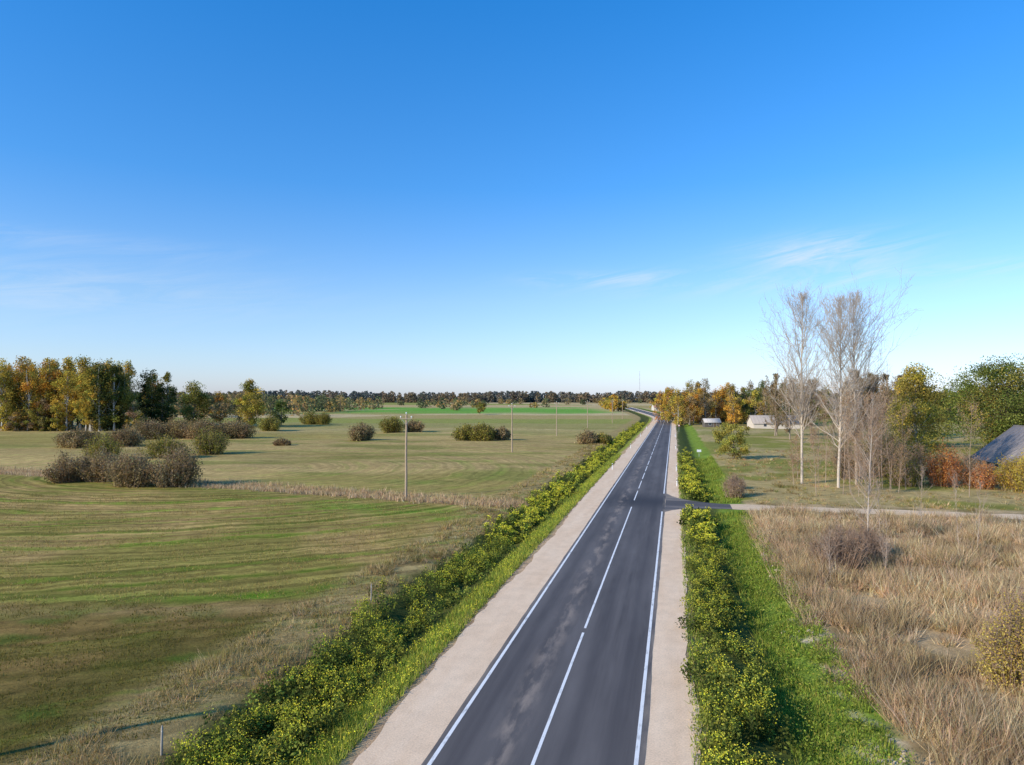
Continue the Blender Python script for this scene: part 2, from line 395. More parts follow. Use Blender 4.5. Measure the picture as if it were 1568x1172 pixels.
def bare(mb,o,h,w,bark=(.42,.38,.33),twig=(.30,.25,.21),n1=44,n2=7,n3=5,start=.3,tr=None,up=.8,stems=1,buds=None,tw=1.0,wander=.018):
    o=np.array(o,float);tr=tr or h*.011+.02
    A=[];B=[];Ra=[];Rb=[];Cl=[]
    bark=np.array(bark);twig=np.array(twig)
    def seg(p,q,r0,r1,c): A.append(p);B.append(q);Ra.append(r0);Rb.append(r1);Cl.append(c)
    K=12;pts=[np.zeros(3)];dr=rng.normal(0,wander,2)
    for k in range(K):
        dr=dr*.7+rng.normal(0,wander,2);pts.append(pts[-1]+np.array([dr[0]*h/K*2,dr[1]*h/K*2,h/K]))
    pts=np.array(pts);rad=tr*(1-np.linspace(0,1,K+1)**1.1*.93)
    sticks(mb,o+pts[:-1],o+pts[1:],rad[:-1],rad[1:],bark*.95,0,8)
    def branch(p,d,L,r,lev):
        ns=[5,3,2][lev];p=p.copy();last=r
        for k in range(ns):
            d=d+rng.normal(0,.12,3)+np.array([0,0,.09 if lev<2 else .02]);d=d/np.linalg.norm(d)
            q=p+d*L/ns;rn=r*(1-(k+1)/ns*.8)
            seg(p,q,last,rn,bark if lev==0 else (bark+twig)/2 if lev==1 else twig)
            if lev<2:
                nn=(n2 if lev==0 else n3)/ns
                for _ in range(int(nn+rng.random())):
                    b=d+rng.normal(0,.5,3);b[2]+=.2*up;b/=np.linalg.norm(b)
                    branch(p+(q-p)*rng.random(),b,L*rng.uniform(.3,.5)*(1-.3*k/ns),max(last*.5,.006*tw),lev+1)
            p=q;last=rn
    for i in range(n1):
        f=start+(1-start)*rng.random()**.9
        z=f*h;base=np.array([np.interp(z,pts[:,2],pts[:,0]),np.interp(z,pts[:,2],pts[:,1]),z])
        a=i*2.4+rng.normal(0,.4);fr=(f-start)/(1-start)
        el=up*(1+.3*fr)+rng.normal(0,.12)
        d=np.array([cos(a)*cos(el),sin(a)*cos(el),sin(el)])
        L=w/2/max(cos(el),.4)*(np.sin(pi*min(.96,.26+fr*.70)))**.8*rng.uniform(.55,1.05)
        L=min(L,(h*1.02-z)/max(sin(el),.3)*rng.uniform(.75,1.)+.4)
        branch(base,d,L,max(tr*.36*(1-.75*fr),.012),0)
    Aa=np.array(A);Bb=np.array(B)
    sticks(mb,o+Aa,o+Bb,np.array(Ra),np.maximum(np.array(Rb),.004*tw),np.array(Cl),0,3)
    if buds is not None:
        n=int(buds[1]);k=rng.integers(0,len(Aa),n)
        cards(mb,o+Bb[k]+rng.normal(0,.15,(n,3)),buds[2],pick(buds[0],n),1)
def obj_bare(name,x,y,**k):
    m=MB();bare(m,(0,0,0),**k)
    return m.build(name,[M_bark,M_leaf],loc=(x,y,float(gz(x,y))-.05))
def bush(mb,o,w,h,pal,nl=1600,ls=.22,twigc=(.28,.20,.13),ns=110):
    o=np.array(o,float)
    nb=max(4,int(w/1.3));la=np.arange(nb)*2.4+rng.uniform(0,6);lr=w*.34*np.sqrt((np.arange(nb)+.2)/nb);lx=np.cos(la)*lr;ly=np.sin(la)*lr
    lh=h*(1-.42*(lr/(w*.5))**2)*rng.uniform(.72,1.02,nb);lw=w*rng.uniform(.18,.27,nb);lh[0]=h
    li=rng.integers(0,nb,ns);a=rng.uniform(0,2*pi,ns);rr=np.sqrt(rng.random(ns))
    tip=np.stack([lx[li]+np.cos(a)*rr*lw[li],ly[li]+np.sin(a)*rr*lw[li],lh[li]*np.sqrt(np.clip(1-rr**2*.8,0,1))*rng.uniform(.75,1.04,ns)],1)
    root=tip*np.array([.6,.6,0])+rng.normal(0,.1,(ns,3))*[1,1,0]
    md=root*.5+tip*.5+rng.normal(0,.1,(ns,3))
    sticks(mb,o+root,o+md,.035,.02,twigc,0,3);sticks(mb,o+md,o+tip,.02,.006,twigc,0,3)
    k=rng.integers(0,ns,ns*6);f=rng.uniform(.3,1,ns*6)[:,None];b=md[k]*(1-f)+tip[k]*f
    q=b+rng.normal(0,1,(ns*6,3))*[.3,.3,.3]+[0,0,.25]
    sticks(mb,o+b,o+q,.012,.004,twigc,0,3)
    cl=rng.integers(0,ns,nl);f=(rng.uniform(.0,1.03,nl)**.7)[:,None]
    P=root[cl]*(1-f)+tip[cl]*f+rng.normal(0,.04*w,(nl,3));P[:,2]=np.abs(P[:,2])
    tone=pick(pal,ns,.13)*(.8+.4*rng.random(nb)[li])[:,None]
    cards(mb,o+P,ls*rng.uniform(.6,1.3,nl),np.clip(tone[cl]*(1+rng.normal(0,.18,(nl,1))),.01,.9),1)
def obj_bush(name,x,y,**k):
    m=MB();bush(m,(0,0,0),**k);return m.build(name,[M_bark,M_leaf],loc=(x,y,float(gz(x,y))-.05))
# left shrubs
for x,y,w,h,p in [(-62.6,100,7.5,4.6,P_brown),(-57.8,100.5,7.5,5.0,P_brown),(-79,137,8.6,5.8,P_olive),(-50.6,95,8.2,5.6,P_brown),(-44.9,95.5,8.2,6.3,P_brown),
    (-69,141,9.5,5.6,P_olive),(-63.7,149.7,9.5,6.4,P_olive),(-103.5,169,12,5,P_brown),(-94,172,10,4.8,P_brown),
    (-102,199,13,6,P_brown),(-95,201,13,6.4,P_brown),(-87,200,13,6.2,P_brown),(-79,202,12,5.8,P_brown),
    (-85,250,10,6.2,P_olive),(-88,310,10,6.5,P_olive),(-82,308,9,5.8,P_olive),(-41.5,194,8.5,5.6,P_brown),(-40,237,10,6.2,P_olive),(-33,240,8,4.8,P_brown),
    (-12.8,194,8,5.0,P_olive),(-7.5,193,9,5.4,P_olive),(-2.5,195,6,4.0,P_brown),(19.3,181,7,3.8,P_brown),(23.5,182,6,3.0,P_olive),(-57,176,5,1.8,P_brown)]:
    obj_bush('willow_shrub',x,y,w=w,h=h,pal=p,nl=int(8000*w/8),ls=.26 if y<160 else .36,ns=200)
obj_tree('broadleaf_tree',-21.8,482,h=9,w=9,pal=P_olive,ncl=25,lpc=60,ls=.7)
obj_tree('broadleaf_tree',-137,277,h=17.5,w=10,pal=P_dark,ncl=60,lpc=120,ls=.5,cb=.08,shape='round')
obj_tree('broadleaf_tree',-125,279,h=19,w=12.5,pal=P_olive,ncl=70,lpc=130,ls=.5,cb=.08,mixpal=P_green)
obj_tree('broadleaf_tree',-116,282,h=15,w=9,pal=P_orange,ncl=45,lpc=70,ls=.45,cb=.1,mixpal=P_brown)
obj_tree('broadleaf_tree',-109,284,h=14,w=9,pal=P_brown,ncl=40,lpc=80,ls=.45,cb=.08)
obj_tree('broadleaf_tree',-103,278,h=18.5,w=11.5,pal=P_olive,ncl=70,lpc=130,ls=.5,cb=.08,mixpal=P_yellow)
obj_tree('broadleaf_tree',-95,292,h=11,w=8,pal=P_green,ncl=30,lpc=80,ls=.5,cb=.08)
# left forest
m=MB()
for i in range(145):
    x=rng.uniform(-262,-139);y=rng.uniform(257,300)
    if i%5<2: y=rng.uniform(252,259)
    h=rng.uniform(21,28)
    if x>-148: p=[P_dark,P_olive,P_dark][rng.integers(0,3)]; h=rng.uniform(22,25.5)
    else: p=[P_orange,P_yellow,P_orange,P_yellow,P_yellow,P_orange,P_olive][rng.integers(0,7)]
    leafy(m,(x,y,float(gz(x,y))),h,rng.uniform(6.5,10),p,cb=.06 if rng.random()<.6 else .18,ncl=42,lpc=78,ls=.55,mixpal=P_olive,bark=(.45,.42,.37),shape='birch')
for i in range(70):
    x=rng.uniform(-262,-134);y=rng.uniform(250,257);leafy(m,(x,y,float(gz(x,y))),rng.uniform(5,12),6.5,[P_olive,P_dark,P_brown,P_yellow][rng.integers(0,4)],cb=.02,ncl=18,lpc=60,ls=.48)
m.build('autumn_forest',[M_bark,M_leaf])
m=MB()
for i in range(48):
    x=rng.uniform(70,124);y=rng.uniform(296,345)
    p=[P_orange,P_yellow,P_brown,P_orange,P_olive][rng.integers(0,5)]
    if x>104:p=[P_green,P_olive,P_brown][rng.integers(0,3)]
    leafy(m,(x,y,float(gz(x,y))),rng.uniform(13,20),rng.uniform(6.5,9.5),p,cb=.05,ncl=36,lpc=75,ls=.5,mixpal=P_brown,bark=(.3,.27,.23),shape='birch')
for i in range(95):
    x=rng.uniform(122,340);y=rng.uniform(330,430)
    leafy(m,(x,y,float(gz(x,y))),rng.uniform(12,19),rng.uniform(9,13),[P_green,P_olive,P_dark,P_brown][rng.integers(0,4)],cb=.04,ncl=26,lpc=60,ls=.75)
for i in range(50):
    s=rng.uniform(430,800);t=tc(s)+rng.choice([rng.uniform(14,60),rng.uniform(-30,-14)] if s>560 else [rng.uniform(14,60)]*2);x,y=st2xy(s,t)
    leafy(m,(x,y,float(gz(x,y))),rng.uniform(8,16),rng.uniform(7,10),[P_orange,P_yellow,P_olive,P_brown][rng.integers(0,4)],cb=.06,ncl=20,lpc=45,ls=.9)
m.build('autumn_tree_row',[M_bark,M_leaf])
# distant treelines
m=MB()
Pd=[[(.12,.14,.135),(.14,.155,.13)],[(.22,.18,.13),(.18,.165,.125)],[(.29,.21,.12),(.23,.18,.12)],[(.10,.125,.125),(.09,.115,.115)]]  # far-tree palette with bluish distance haze mixed into the colours
Pm=[[(.18,.18,.08),(.14,.15,.07)],[(.29,.22,.11),(.33,.23,.10)],[(.44,.29,.10),(.38,.26,.10)],[(.11,.13,.065),(.14,.155,.075)]]
def fart(x,y,h,w,pal,n,ls):
    o=np.array([x,y,float(gz(x,y))]);a=rng.uniform(0,2*pi,n);fz=rng.random(n)
    rr=w/2*np.sqrt(rng.random(n))*np.sin(pi*np.clip(fz*.85+.12,0,1))**.5
    P=o+np.stack([np.cos(a)*rr,np.sin(a)*rr,fz*h],1)
    sticks(m,[o],[o+[0,0,h*.8]],.3,.1,(.12,.1,.08),0,3)
    cards(m,P,ls*rng.uniform(.6,1.3,n),np.clip(pick(pal,n,.12),.01,1),1,asp=.9)
for i in range(1700):
    x=rng.uniform(-1900,1900);y=1480+rng.uniform(0,170)+60*sin(x/260.)
    fart(x,y,rng.uniform(12,20)+7*vn(x/90.,0.,3),rng.uniform(11,17),Pd[int(vn(x/60.,y/60.,6)*3.99)],90,4.0)
for i in range(800):
    x=rng.uniform(-900,1000);y=rng.uniform(620,1400)
    if vn(x/70.,y/120.,12)<.62 : continue
    fart(x,y,rng.uniform(5,11),rng.uniform(8,14),Pm[rng.integers(0,4)],80,2.2)
for i in range(330):
    x=rng.uniform(-420,-130);y=rng.uniform(420,620)
    if x>-260 and rng.random()<.5: y+=150
    fart(x,y,rng.uniform(8,15),rng.uniform(8,13),Pm[rng.integers(0,4)],90,1.8)
m.build('distant_treeline',[M_bark,M_leaf])
# right side trees
for x,y,h,w in [(40.2,98.5,25.6,12),(43.2,94,24.5,10),(47.3,97.5,25.6,13.5)]:
    obj_bare('bare_aspen_tree',x,y,h=h,w=w,n1=80,n2=8,n3=6,start=.2,up=.88,tr=.20,bark=(.54,.45,.35),twig=(.46,.36,.28),tw=1.9,wander=.009)
obj_bare('bare_birch_tree',28,56.1,h=12,w=4.4,n1=54,n2=8,n3=5,start=.1,up=.8,tr=.07,bark=(.50,.41,.32),twig=(.46,.31,.21),buds=([(.48,.29,.14),(.38,.25,.13)],1500,.05))
for x,y,h,w in [(24.7,47,3.6,1.6),(33.8,53.8,6,1.8),(35.6,54.5,5.5,1.6),(20.6,46,3.2,1.4),(31,60,5,1.6),(38,66,5.5,2)]:
    obj_bare('bare_sapling',x,y,h=h,w=w,n1=22,n2=4,n3=3,start=.12,up=.95,tr=.022,bark=(.48,.37,.28),twig=(.44,.31,.22),tw=.8,buds=([(.48,.32,.18)],250,.04))
for i in range(30):
    x=rng.uniform(36,56);y=rng.uniform(86,106);h=rng.uniform(5,14)
    obj_bare('bare_sapling',x,y,h=h,w=h*.36,n1=28,n2=5,n3=4,start=.06,up=.75,tr=.04,bark=(.40,.29,.21),twig=(.46,.30,.20),tw=1.2,buds=([(.46,.30,.16),(.38,.24,.13)],800,.13))
for i in range(17):
    x=rng.uniform(76,126);y=rng.uniform(195,225)
    obj_bare('bare_tree',x,y,h=rng.uniform(14,19),w=rng.uniform(8,10),n1=36,n2=7,n3=5,start=.1,up=.75,bark=(.32,.24,.18),twig=(.34,.24,.16),tw=3.2,buds=(P_brown,3000,.36))
obj_tree('broadleaf_tree',42.8,137,h=7.2,w=6.0,pal=[(.50,.42,.09),(.42,.38,.08),(.34,.31,.07)],mixpal=P_olive,cb=.08,ncl=46,lpc=190,ls=.24,shape='round')
obj_tree('poplar_tree',66,116,h=17.9,w=9,pal=P_olive,mixpal=P_yellow,cb=.08,ncl=100,lpc=180,ls=.28,bark=(.35,.32,.27))
obj_tree('oak_tree',109,156,h=20,w=22,pal=P_green,cb=.06,ncl=210,lpc=200,ls=.38,shape='round',mixpal=P_olive)
obj_tree('oak_tree',97,170,h=12,w=12,pal=P_green,cb=.05,ncl=80,lpc=130,ls=.38,shape='round',mixpal=P_olive)
obj_tree('oak_tree',128,166,h=20,w=18,pal=P_green,cb=.06,ncl=130,lpc=170,ls=.38,shape='round',mixpal=P_olive)
for x,y,w,h,p,nl,ls in [(53.5,96,6,5.2,P_olive,6500,.2),(49.5,104,6,6.5,P_brown,4500,.2),(58.3,96,6.5,6.6,P_red,9500,.2),(62,94,6,4.0,P_red,7500,.18),(65.5,90.5,6.5,6.2,P_yellow,12000,.2),
    (70,97,7,5,P_yellow,6500,.2),(75,103,7,4,P_orange,5500,.2),(56,108,8,9,P_olive,9500,.24),(62,112,7,6.5,P_olive,5500,.24),(68,106,5,4,P_brown,3500,.2),(27,86,3.5,2.8,P_brown,1800,.14),(29,93,3,2.,P_brown,1500,.14),
    (22.6,49.7,4.4,3.4,[(.38,.23,.13),(.30,.18,.10)],2200,.07),(26,52.5,3.6,2.8,[(.38,.23,.13)],900,.07),(21.3,30,4.6,4.2,[(.62,.44,.10),(.54,.38,.09),(.44,.34,.08)],22000,.085),(24.5,33,4,3.8,[(.58,.41,.12),(.48,.34,.10)],7000,.085)]:
    obj_bush('autumn_shrub',x,y,w=w,h=h,pal=p,nl=nl,ls=ls,ns=260 if y<60 else 160,twigc=(.36,.24,.16))
# ---------------------------------------------------------------- verge plants
def scatter(n,s0,s1,d0,d1,power=1.0):
    s=s0+(s1-s0)*rng.random(n)**power;d=rng.uniform(d0,d1,n);x,y=st2xy(s,d+tc(s));return x,y,s,d
def mustard(name,dcen,dw,n,right):
    m=MB()
    x,y,s,d=scatter(n,16,330,dcen-dw,dcen+dw,2.1)
    d=dcen+np.clip(rng.normal(0,.5,n),-1.05,1.05)*dw+(fbm(s/6,s*0,4)-.5)*1.6;x,y=st2xy(s,d+tc(s))
    keep=fbm(x/1.6,y/1.6,3)>.43
    if right: keep&=(np.abs(s-81)>5)&(s<100+60*rng.random(n))
    x,y,s,d=x[keep],y[keep],s[keep],d[keep];n=len(x)
    z=gz(x,y);h=rng.uniform(.5,1.1,n)*(.3+1.45*fbm(x/2.0,y/2.0,8))
    sticks(m,np.stack([x,y,z],1),np.stack([x,y,z+h],1),.012,.006,(.16,.2,.05),0,3)
    npl=np.where(s<60,46,22);k=np.repeat(np.arange(n),npl);tot=len(k)
    f=rng.random(tot)**.8;a=rng.uniform(0,2*pi,tot);rr=rng.uniform(.05,.40,tot)*np.sin(pi*(.15+.75*f))
    P=np.stack([x[k]+np.cos(a)*rr,y[k]+np.sin(a)*rr,z[k]+h[k]*f*.95],1)
    tone=pick([(.14,.165,.033),(.19,.22,.040),(.085,.105,.026),(.28,.28,.050)],n,.2)
    tone=tone*(.5+1.0*fbm(x/2.5,y/2.5,90))[:,None]
    sz=np.where(s[k]<60,.13,.26)*rng.uniform(.6,1.3,tot)
    cards(m,P,sz,np.clip(tone[k]*(1+rng.normal(0,.22,(tot,1))),.01,.6),0)
    fl_=(fbm(x/1.8,y/1.8,19)>.46);kk=np.repeat(np.where(fl_)[0],24);tot=len(kk)
    a=rng.uniform(0,2*pi,tot);rr=np.abs(rng.normal(0,.2,tot))
    P=np.stack([x[kk]+np.cos(a)*rr,y[kk]+np.sin(a)*rr,z[kk]+h[kk]*rng.uniform(.8,1.12,tot)],1)
    cards(m,P,np.where(s[kk]<60,.05,.11)*rng.uniform(.7,1.3,tot),np.clip(pick([(.87,.77,.06),(.77,.68,.07),(.52,.50,.07)],tot,.12),0,.9),0,asp=1)
    m.build(name,[M_leaf])
mustard('flowering_mustard_plants',-9.9,1.95,4900,False)
mustard('flowering_mustard_plants',7.0,1.5,4100,True)
m=MB()
G=[(.23,.30,.045),(.29,.36,.05),(.17,.23,.036),(.37,.36,.075)]
x,y,s,d=scatter(46000,16,150,8.6,12.0,1.9);k=(np.abs(s-81)>3.5)&(fbm(x/1.7,y/1.7,66)>.36);x,y=x[k],y[k];s=s[k]
hh=.5+1.2*fbm(x/1.5,y/1.5,61)
blades(m,x,y,rng.uniform(.12,.36,len(x))*hh,.03+.0006*s,pick(G,len(x))*(.6+.8*fbm(x/2,y/2,62))[:,None],lean=.6)
x,y,s,d=scatter(30000,16,150,-8.1,-6.2,1.9);blades(m,x,y,rng.uniform(.12,.4,len(x)),.03+.0006*s,pick(G+[(.5,.44,.08),(.45,.45,.07)],len(x))*(.7+.6*fbm(x/2,y/2,62))[:,None],lean=.6)
x,y,s,d=scatter(9000,16,150,5.1,6.2,1.9);k=(np.abs(s-81)>5);blades(m,x[k],y[k],rng.uniform(.1,.35,k.sum()),.03+.0006*s[k],pick(G+[(.48,.38,.16)],k.sum()),lean=.6)
x,y,s,d=scatter(9000,16,120,-8.0,-6.3,1.6);k=fbm(x/1.5,y/1.5,40)>.48;x,y=x[k],y[k]
cards(m,np.stack([x,y,gz(x,y)+rng.uniform(.25,.5,len(x))],1),.065,pick([(.87,.77,.06),(.7,.66,.07)],len(x)),0)
nc=900;x,y,s,d=scatter(nc,16,75,9,12,1.7);kk=np.repeat(np.arange(nc),16);N=len(kk)
cards(m,np.stack([x[kk]+rng.normal(0,.15,N),y[kk]+rng.normal(0,.15,N),gz(x[kk],y[kk])+rng.uniform(.05,.5,N)],1),.11,pick(G,N),0)
m.build('verge_grass',[M_grass])
# dry grass
m=MB()
Dg=[(.66,.47,.26),(.56,.39,.21),(.46,.32,.165),(.74,.55,.33),(.36,.25,.13)]
Dm=[(.46,.33,.15),(.40,.29,.12),(.34,.27,.08),(.52,.39,.20)]
def dryscatter(n,s0,s1,d0,d1,pw,h0,h1,thr,cl=.22,pal=Dg,lean=.55,per=12):
    nc=n//per
    x,y,s,d=scatter(nc,s0,s1,d0,d1,pw)
    dens=fbm(x/2.6,y/2.6,25)+.25*(fbm(x/9,y/9,88)-.5)
    k=dens>thr
    k&=~((np.abs(s-81+.0006*(d-12)**2)<2.8)&(d>0))
    x,y,s=x[k],y[k],s[k];hh=(h0+(h1-h0)*sm(.3,.7,fbm(x/4,y/4,33)))*rng.uniform(.6,1.25,len(x))
    tone=pick(pal,len(x),.1)*(.55+.86*fbm(x/6,y/6,71))[:,None]
    kk=np.repeat(np.arange(len(x)),per);N=len(kk)
    ox=rng.normal(0,cl,N);oy=rng.normal(0,cl,N)
    px=x[kk]+ox*.6;py=y[kk]+oy*.6;z=gz(px,py);H=hh[kk]*rng.uniform(.5,1.1,N);w=.018+.0006*s[kk]
    a=rng.uniform(0,2*pi,N);bx=np.cos(a)*w/2;by=np.sin(a)*w/2
    lx=ox*1.3*H/.6+rng.normal(0,lean*.4,N)*H;ly=oy*1.3*H/.6+rng.normal(0,lean*.4,N)*H
    V=np.stack([np.stack([px-bx,py-by,z-.03],1),np.stack([px+bx,py+by,z-.03],1),np.stack([px+lx,py+ly,z+H],1)],1)
    m.add(V.reshape(-1,3),np.arange(N*3).reshape(N,3),0,np.repeat(np.clip(tone[kk]*(1+rng.normal(0,.12,(N,1))),.02,.9),3,axis=0))
dryscatter(330000,14,79,12.3,52,1.35,.35,1.0,.34)
dryscatter(110000,14,79,12.0,45,1.35,.95,1.5,.54,cl=.14,per=9)
dryscatter(26000,14,78,11.2,15,1.5,.4,.9,.42)
dryscatter(40000,84,170,13,60,1.5,.2,.55,.5,pal=Dm)
dryscatter(50000,16,180,-16.3,-12.0,1.7,.15,.5,.45,pal=Dm)
nc=5000;xx=rng.uniform(-110,2,nc);yy=79.3-.425*xx+rng.normal(0,1.4,nc);kk=np.repeat(np.arange(nc),9);N=len(kk)
blades(m,xx[kk]+rng.normal(0,.25,N),yy[kk]+rng.normal(0,.25,N),rng.uniform(.2,.75,N),.08,pick(Dg,N),lean=.5)
m.build('dry_grass',[M_grass])
# field stubble
m=MB()
n=120000
y=16+70*rng.random(n)**1.5;u=rng.random(n)
xr=(tc(y)-13.5+DX*y)/DY; x=xr-u*(y*.8+8)
k=fbm(x/2.2,y/2.2,44)>.45;x,y=x[k],y[k];n=len(x)
cc=pick([(.38,.26,.09),(.25,.22,.045),(.46,.33,.13),(.32,.25,.07)],n,.15)
cc=np.where((y<ynear_f(x,y))[:,None],cc*np.array([.50,.54,.38]),cc)
blades(m,x,y,rng.uniform(.04,.14,n)*(1+(rng.random(n)>.97)*1.0),.03+.0006*y,cc,lean=.6)
m.build('field_grass',[M_grass])
m=MB()
for i in range(150):
    s=16+45*rng.random()**1.3;d=11.6+rng.normal(0,.55);
    if vn(s/3.,0.,51)<.5: continue
    x,y=st2xy(s,d-4.55);z=float(gz(x,y));r=rng.uniform(.05,.2)
    th=np.linspace(0,2*pi,7)[:-1];V=[(x+cos(a)*r*rng.uniform(.7,1.3),y+sin(a)*r*rng.uniform(.7,1.3),z-.02) for a in th]+[(x+cos(a)*r*.6,y+sin(a)*r*.6,z+r*rng.uniform(.35,.6)) for a in th]
    m.add(V,[(j,(j+1)%6,(j+1)%6+6,j+6) for j in range(6)],0,(.50,.39,.26));m.add(V[6:],[(0,1,2,3,4,5)],0,(.54,.42,.28))
m.build('field_stones',[M_bark])
# ---------------------------------------------------------------- poles and posts
def pole(x,y,h=10.5):
    m=MB();wd=(.38,.28,.19);K=6
    z=np.linspace(0,h,K+1);P=np.stack([0*z+rng.normal(0,.015,K+1),0*z,z],1);R=np.linspace(.16,.11,K+1)
    sticks(m,P[:-1],P[1:],R[:-1],R[1:],wd,0,12)
    m.add([(.11*cos(a),.11*sin(a),h) for a in np.arange(12)*pi/6],[tuple(range(12))],0,wd)
    ax=np.array([DY,-DX,0])
    sticks(m,[ax*-.75+[0,-.16,h-.5]],[ax*.75+[0,-.16,h-.5]],.055,.055,(.33,.27,.2),0,6)
    for q in (-.65,.65): sticks(m,[ax*q*.9+[0,-.16,h-.5]],[[0,-.12,h-1.2]],.025,.025,(.3,.3,.3),0,5)
    for q in (-.68,0,.68):
        b=ax*q+np.array([0,-.16 if q else 0,h-.45 if q else h])
        sticks(m,[b,b+[0,0,.12],b+[0,0,.2]],[b+[0,0,.12],b+[0,0,.2],b+[0,0,.3]],[.015,.07,.09],[.015,.09,.04],(.75,.75,.72),1,8)
    return m.build('utility_pole',[M_bark,M_paint],loc=(x,y,float(gz(x,y))-.1))
for x,y in [(-28.3,17.4),(-12.6,84.5),(0,155),(13.8,219),(29,272),(46,325),(60,385)]: pole(x,y)
def post(x,y):
    m=MB();m_=.06
    V=[];
    for z,k in ((0,1),(.75,1),(.75,1),(.92,1),(.92,1),(1.05,.7)):
        V+=[(-m_*k,-.04*k,z),(m_*k,-.04*k,z),(m_*k,.04*k,z),(-m_*k,.04*k,z)]
    for a,c in ((0,(.8,.8,.8)),(8,(.05,.05,.05)),(16,(.8,.8,.8))):
        m.add(V[a:a+8],[(j,(j+1)%4,(j+1)%4+4,j+4) for j in range(4)],0,c)
    m.add(V[20:24],[(0,1,2,3)],0,(.8,.8,.8))
    m.build('delineator_post',[M_paint],loc=(x,y,-.02))
for s in (98,118,168,218,268): 
    x,y=st2xy(s,tc(s)+4.9);post(float(x),float(y))
for s in (118,168,218,268):
    x,y=st2xy(s,tc(s)-5.4);post(float(x),float(y))
def stake(x,y,h):
    m=MB();sticks(m,[(0,0,0),(.01,0,h*.9)],[(.01,0,h*.9),(.012,0,h)],[.04,.036],[.036,.02],(.36,.32,.27),0,6)
    sticks(m,[(-.02,0,h*.8)],[(.04,-.05,h*.82)],.015,.012,(.6,.6,.58),0,5)
    m.build('fence_stake',[M_bark],loc=(x,y,float(gz(x,y))))
stake(-11.9,24.3,1.0);stake(-8.3,42,1.1);stake(-14.5,21,1.1)
def sign(x,y,h,kind):
    m=MB();sticks(m,[(0,0,0)],[(0,0,h)],.03,.03,(.45,.46,.47),0,8)
    if kind=='board': V=[(-.45,-.04,h-.5),(.45,-.04,h-.5),(.45,-.04,h),(-.45,-.04,h)];W=[(a,b-.006,c) for a,b,c in [(-.4,-.04,h-.45),(.4,-.04,h-.45),(.4,-.04,h-.05),(-.4,-.04,h-.05)]];c1,c2=(.8,.8,.8),(.75,.76,.78)
    else: V=[(-.45,-.04,h-.6),(.45,-.04,h-.6),(0,-.04,h+.2)];W=[(-.30,-.046,h-.52),(.30,-.046,h-.52),(0,-.046,h+.02)];c1,c2=(.55,.03,.03),(.85,.83,.78)
    n=len(V);B=[(a,b+.03,c) for a,b,c in V]
    m.add(V,[tuple(range(n))],0,c1);m.add(B,[tuple(range(n))[::-1]],0,(.4,.4,.4));m.add(V+B,[(j,j+n,(j+1)%n+n,(j+1)%n) for j in range(n)],0,(.4,.4,.4));m.add(W,[tuple(range(n))],0,c2)
    m.build('traffic_sign',[M_paint],loc=(x,y,float(gz(x,y))))
sign(39.8,151,1.5,'board')
x,y=st2xy(250,float(tc(250))+6.2);sign(float(x),float(y),2.6,'tri')
x,y=st2xy(330,float(tc(330))+6.2);sign(float(x),float(y),2.6,'board')
# ---------------------------------------------------------------- buildings
def house(name,x,y,L,W,eave,ridge,ang,wall,roof,ndoor=1,nwin=4,over=.4,chim=True):
    e=bpy.data.objects.new(name,None);scene.collection.objects.link(e);e.location=(x,y,float(gz(x,y)));e.rotation_euler=(0,0,ang)
    m=MB();a,b=L/2,W/2
    V=[(-a,-b,-.3),(a,-b,-.3),(a,b,-.3),(-a,b,-.3),(-a,-b,eave),(a,-b,eave),(a,b,eave),(-a,b,eave),(-a,0,ridge-.1),(a,0,ridge-.1)]
    m.add(V,[(0,1,5,4),(2,3,7,6)],0,wall);m.add(V,[(1,2,6,9,5),(3,0,4,8,7)],0,wall);m.build('walls',[M_paint],parent=e)
    m=MB();o=over;sl=(ridge-eave)/b
    for sgn in (-1,1):
        p=[(-a-o,sgn*(b+o),eave-o*sl+.05),(a+o,sgn*(b+o),eave-o*sl+.05),(a+o,0,ridge+.05),(-a-o,0,ridge+.05)]
        q=[(u,v,w+.12) for u,v,w in p]
        m.add(p+q,[(0,1,2,3),(4,5,6,7),(0,1,5,4),(1,2,6,5),(3,0,4,7)],0,roof)
        n=int(L/1.1);xs=np.linspace(-a-o+.05,a+o-.05,n)
        sticks(m,[(k,sgn*(b+o),eave-o*sl+.18) for k in xs],[(k,sgn*.02,ridge+.18) for k in xs],.035,.035,np.array(roof)*.8,0,4)
    sticks(m,[(-a-o,0,ridge+.18)],[(a+o,0,ridge+.18)],.12,.12,np.array(roof)*.7,0,6)
    m.build('roof',[M_roof],parent=e)
    m=MB()
    for sgn in (-1,1):
        xs=np.linspace(-a,a,nwin+2)[1:-1]
        for i,k in enumerate(xs):
            door=(i==nwin//2 and sgn<0 and ndoor)
            z0,z1=(-.1,min(2.1,eave-.15)) if door else (min(.9,eave*.4),min(2.0,eave-.3));ww=.5
            yy=sgn*(b+.03)
            m.add([(k-ww-.08,sgn*(b+.015),z0-.08),(k+ww+.08,sgn*(b+.015),z0-.08),(k+ww+.08,sgn*(b+.015),z1+.08),(k-ww-.08,sgn*(b+.015),z1+.08)],[(0,1,2,3)],0,(.5,.5,.48))
            m.add([(k-ww,yy,z0),(k+ww,yy,z0),(k+ww,yy,z1),(k-ww,yy,z1)],[(0,1,2,3)],0,(.12,.08,.05) if door else (.04,.05,.06))
    m.build('windows_and_door',[M_paint],parent=e)
    if chim:
        m=MB();sticks(m,[(a*.3,.3,ridge-.6)],[(a*.3,.3,ridge+1.0)],.4,.4,(.3,.14,.1),0,4);sticks(m,[(a*.3,.3,ridge+1.0)],[(a*.3,.3,ridge+1.12)],.48,.48,(.3,.28,.26),0,4);m.build('chimney',[M_roof],parent=e)
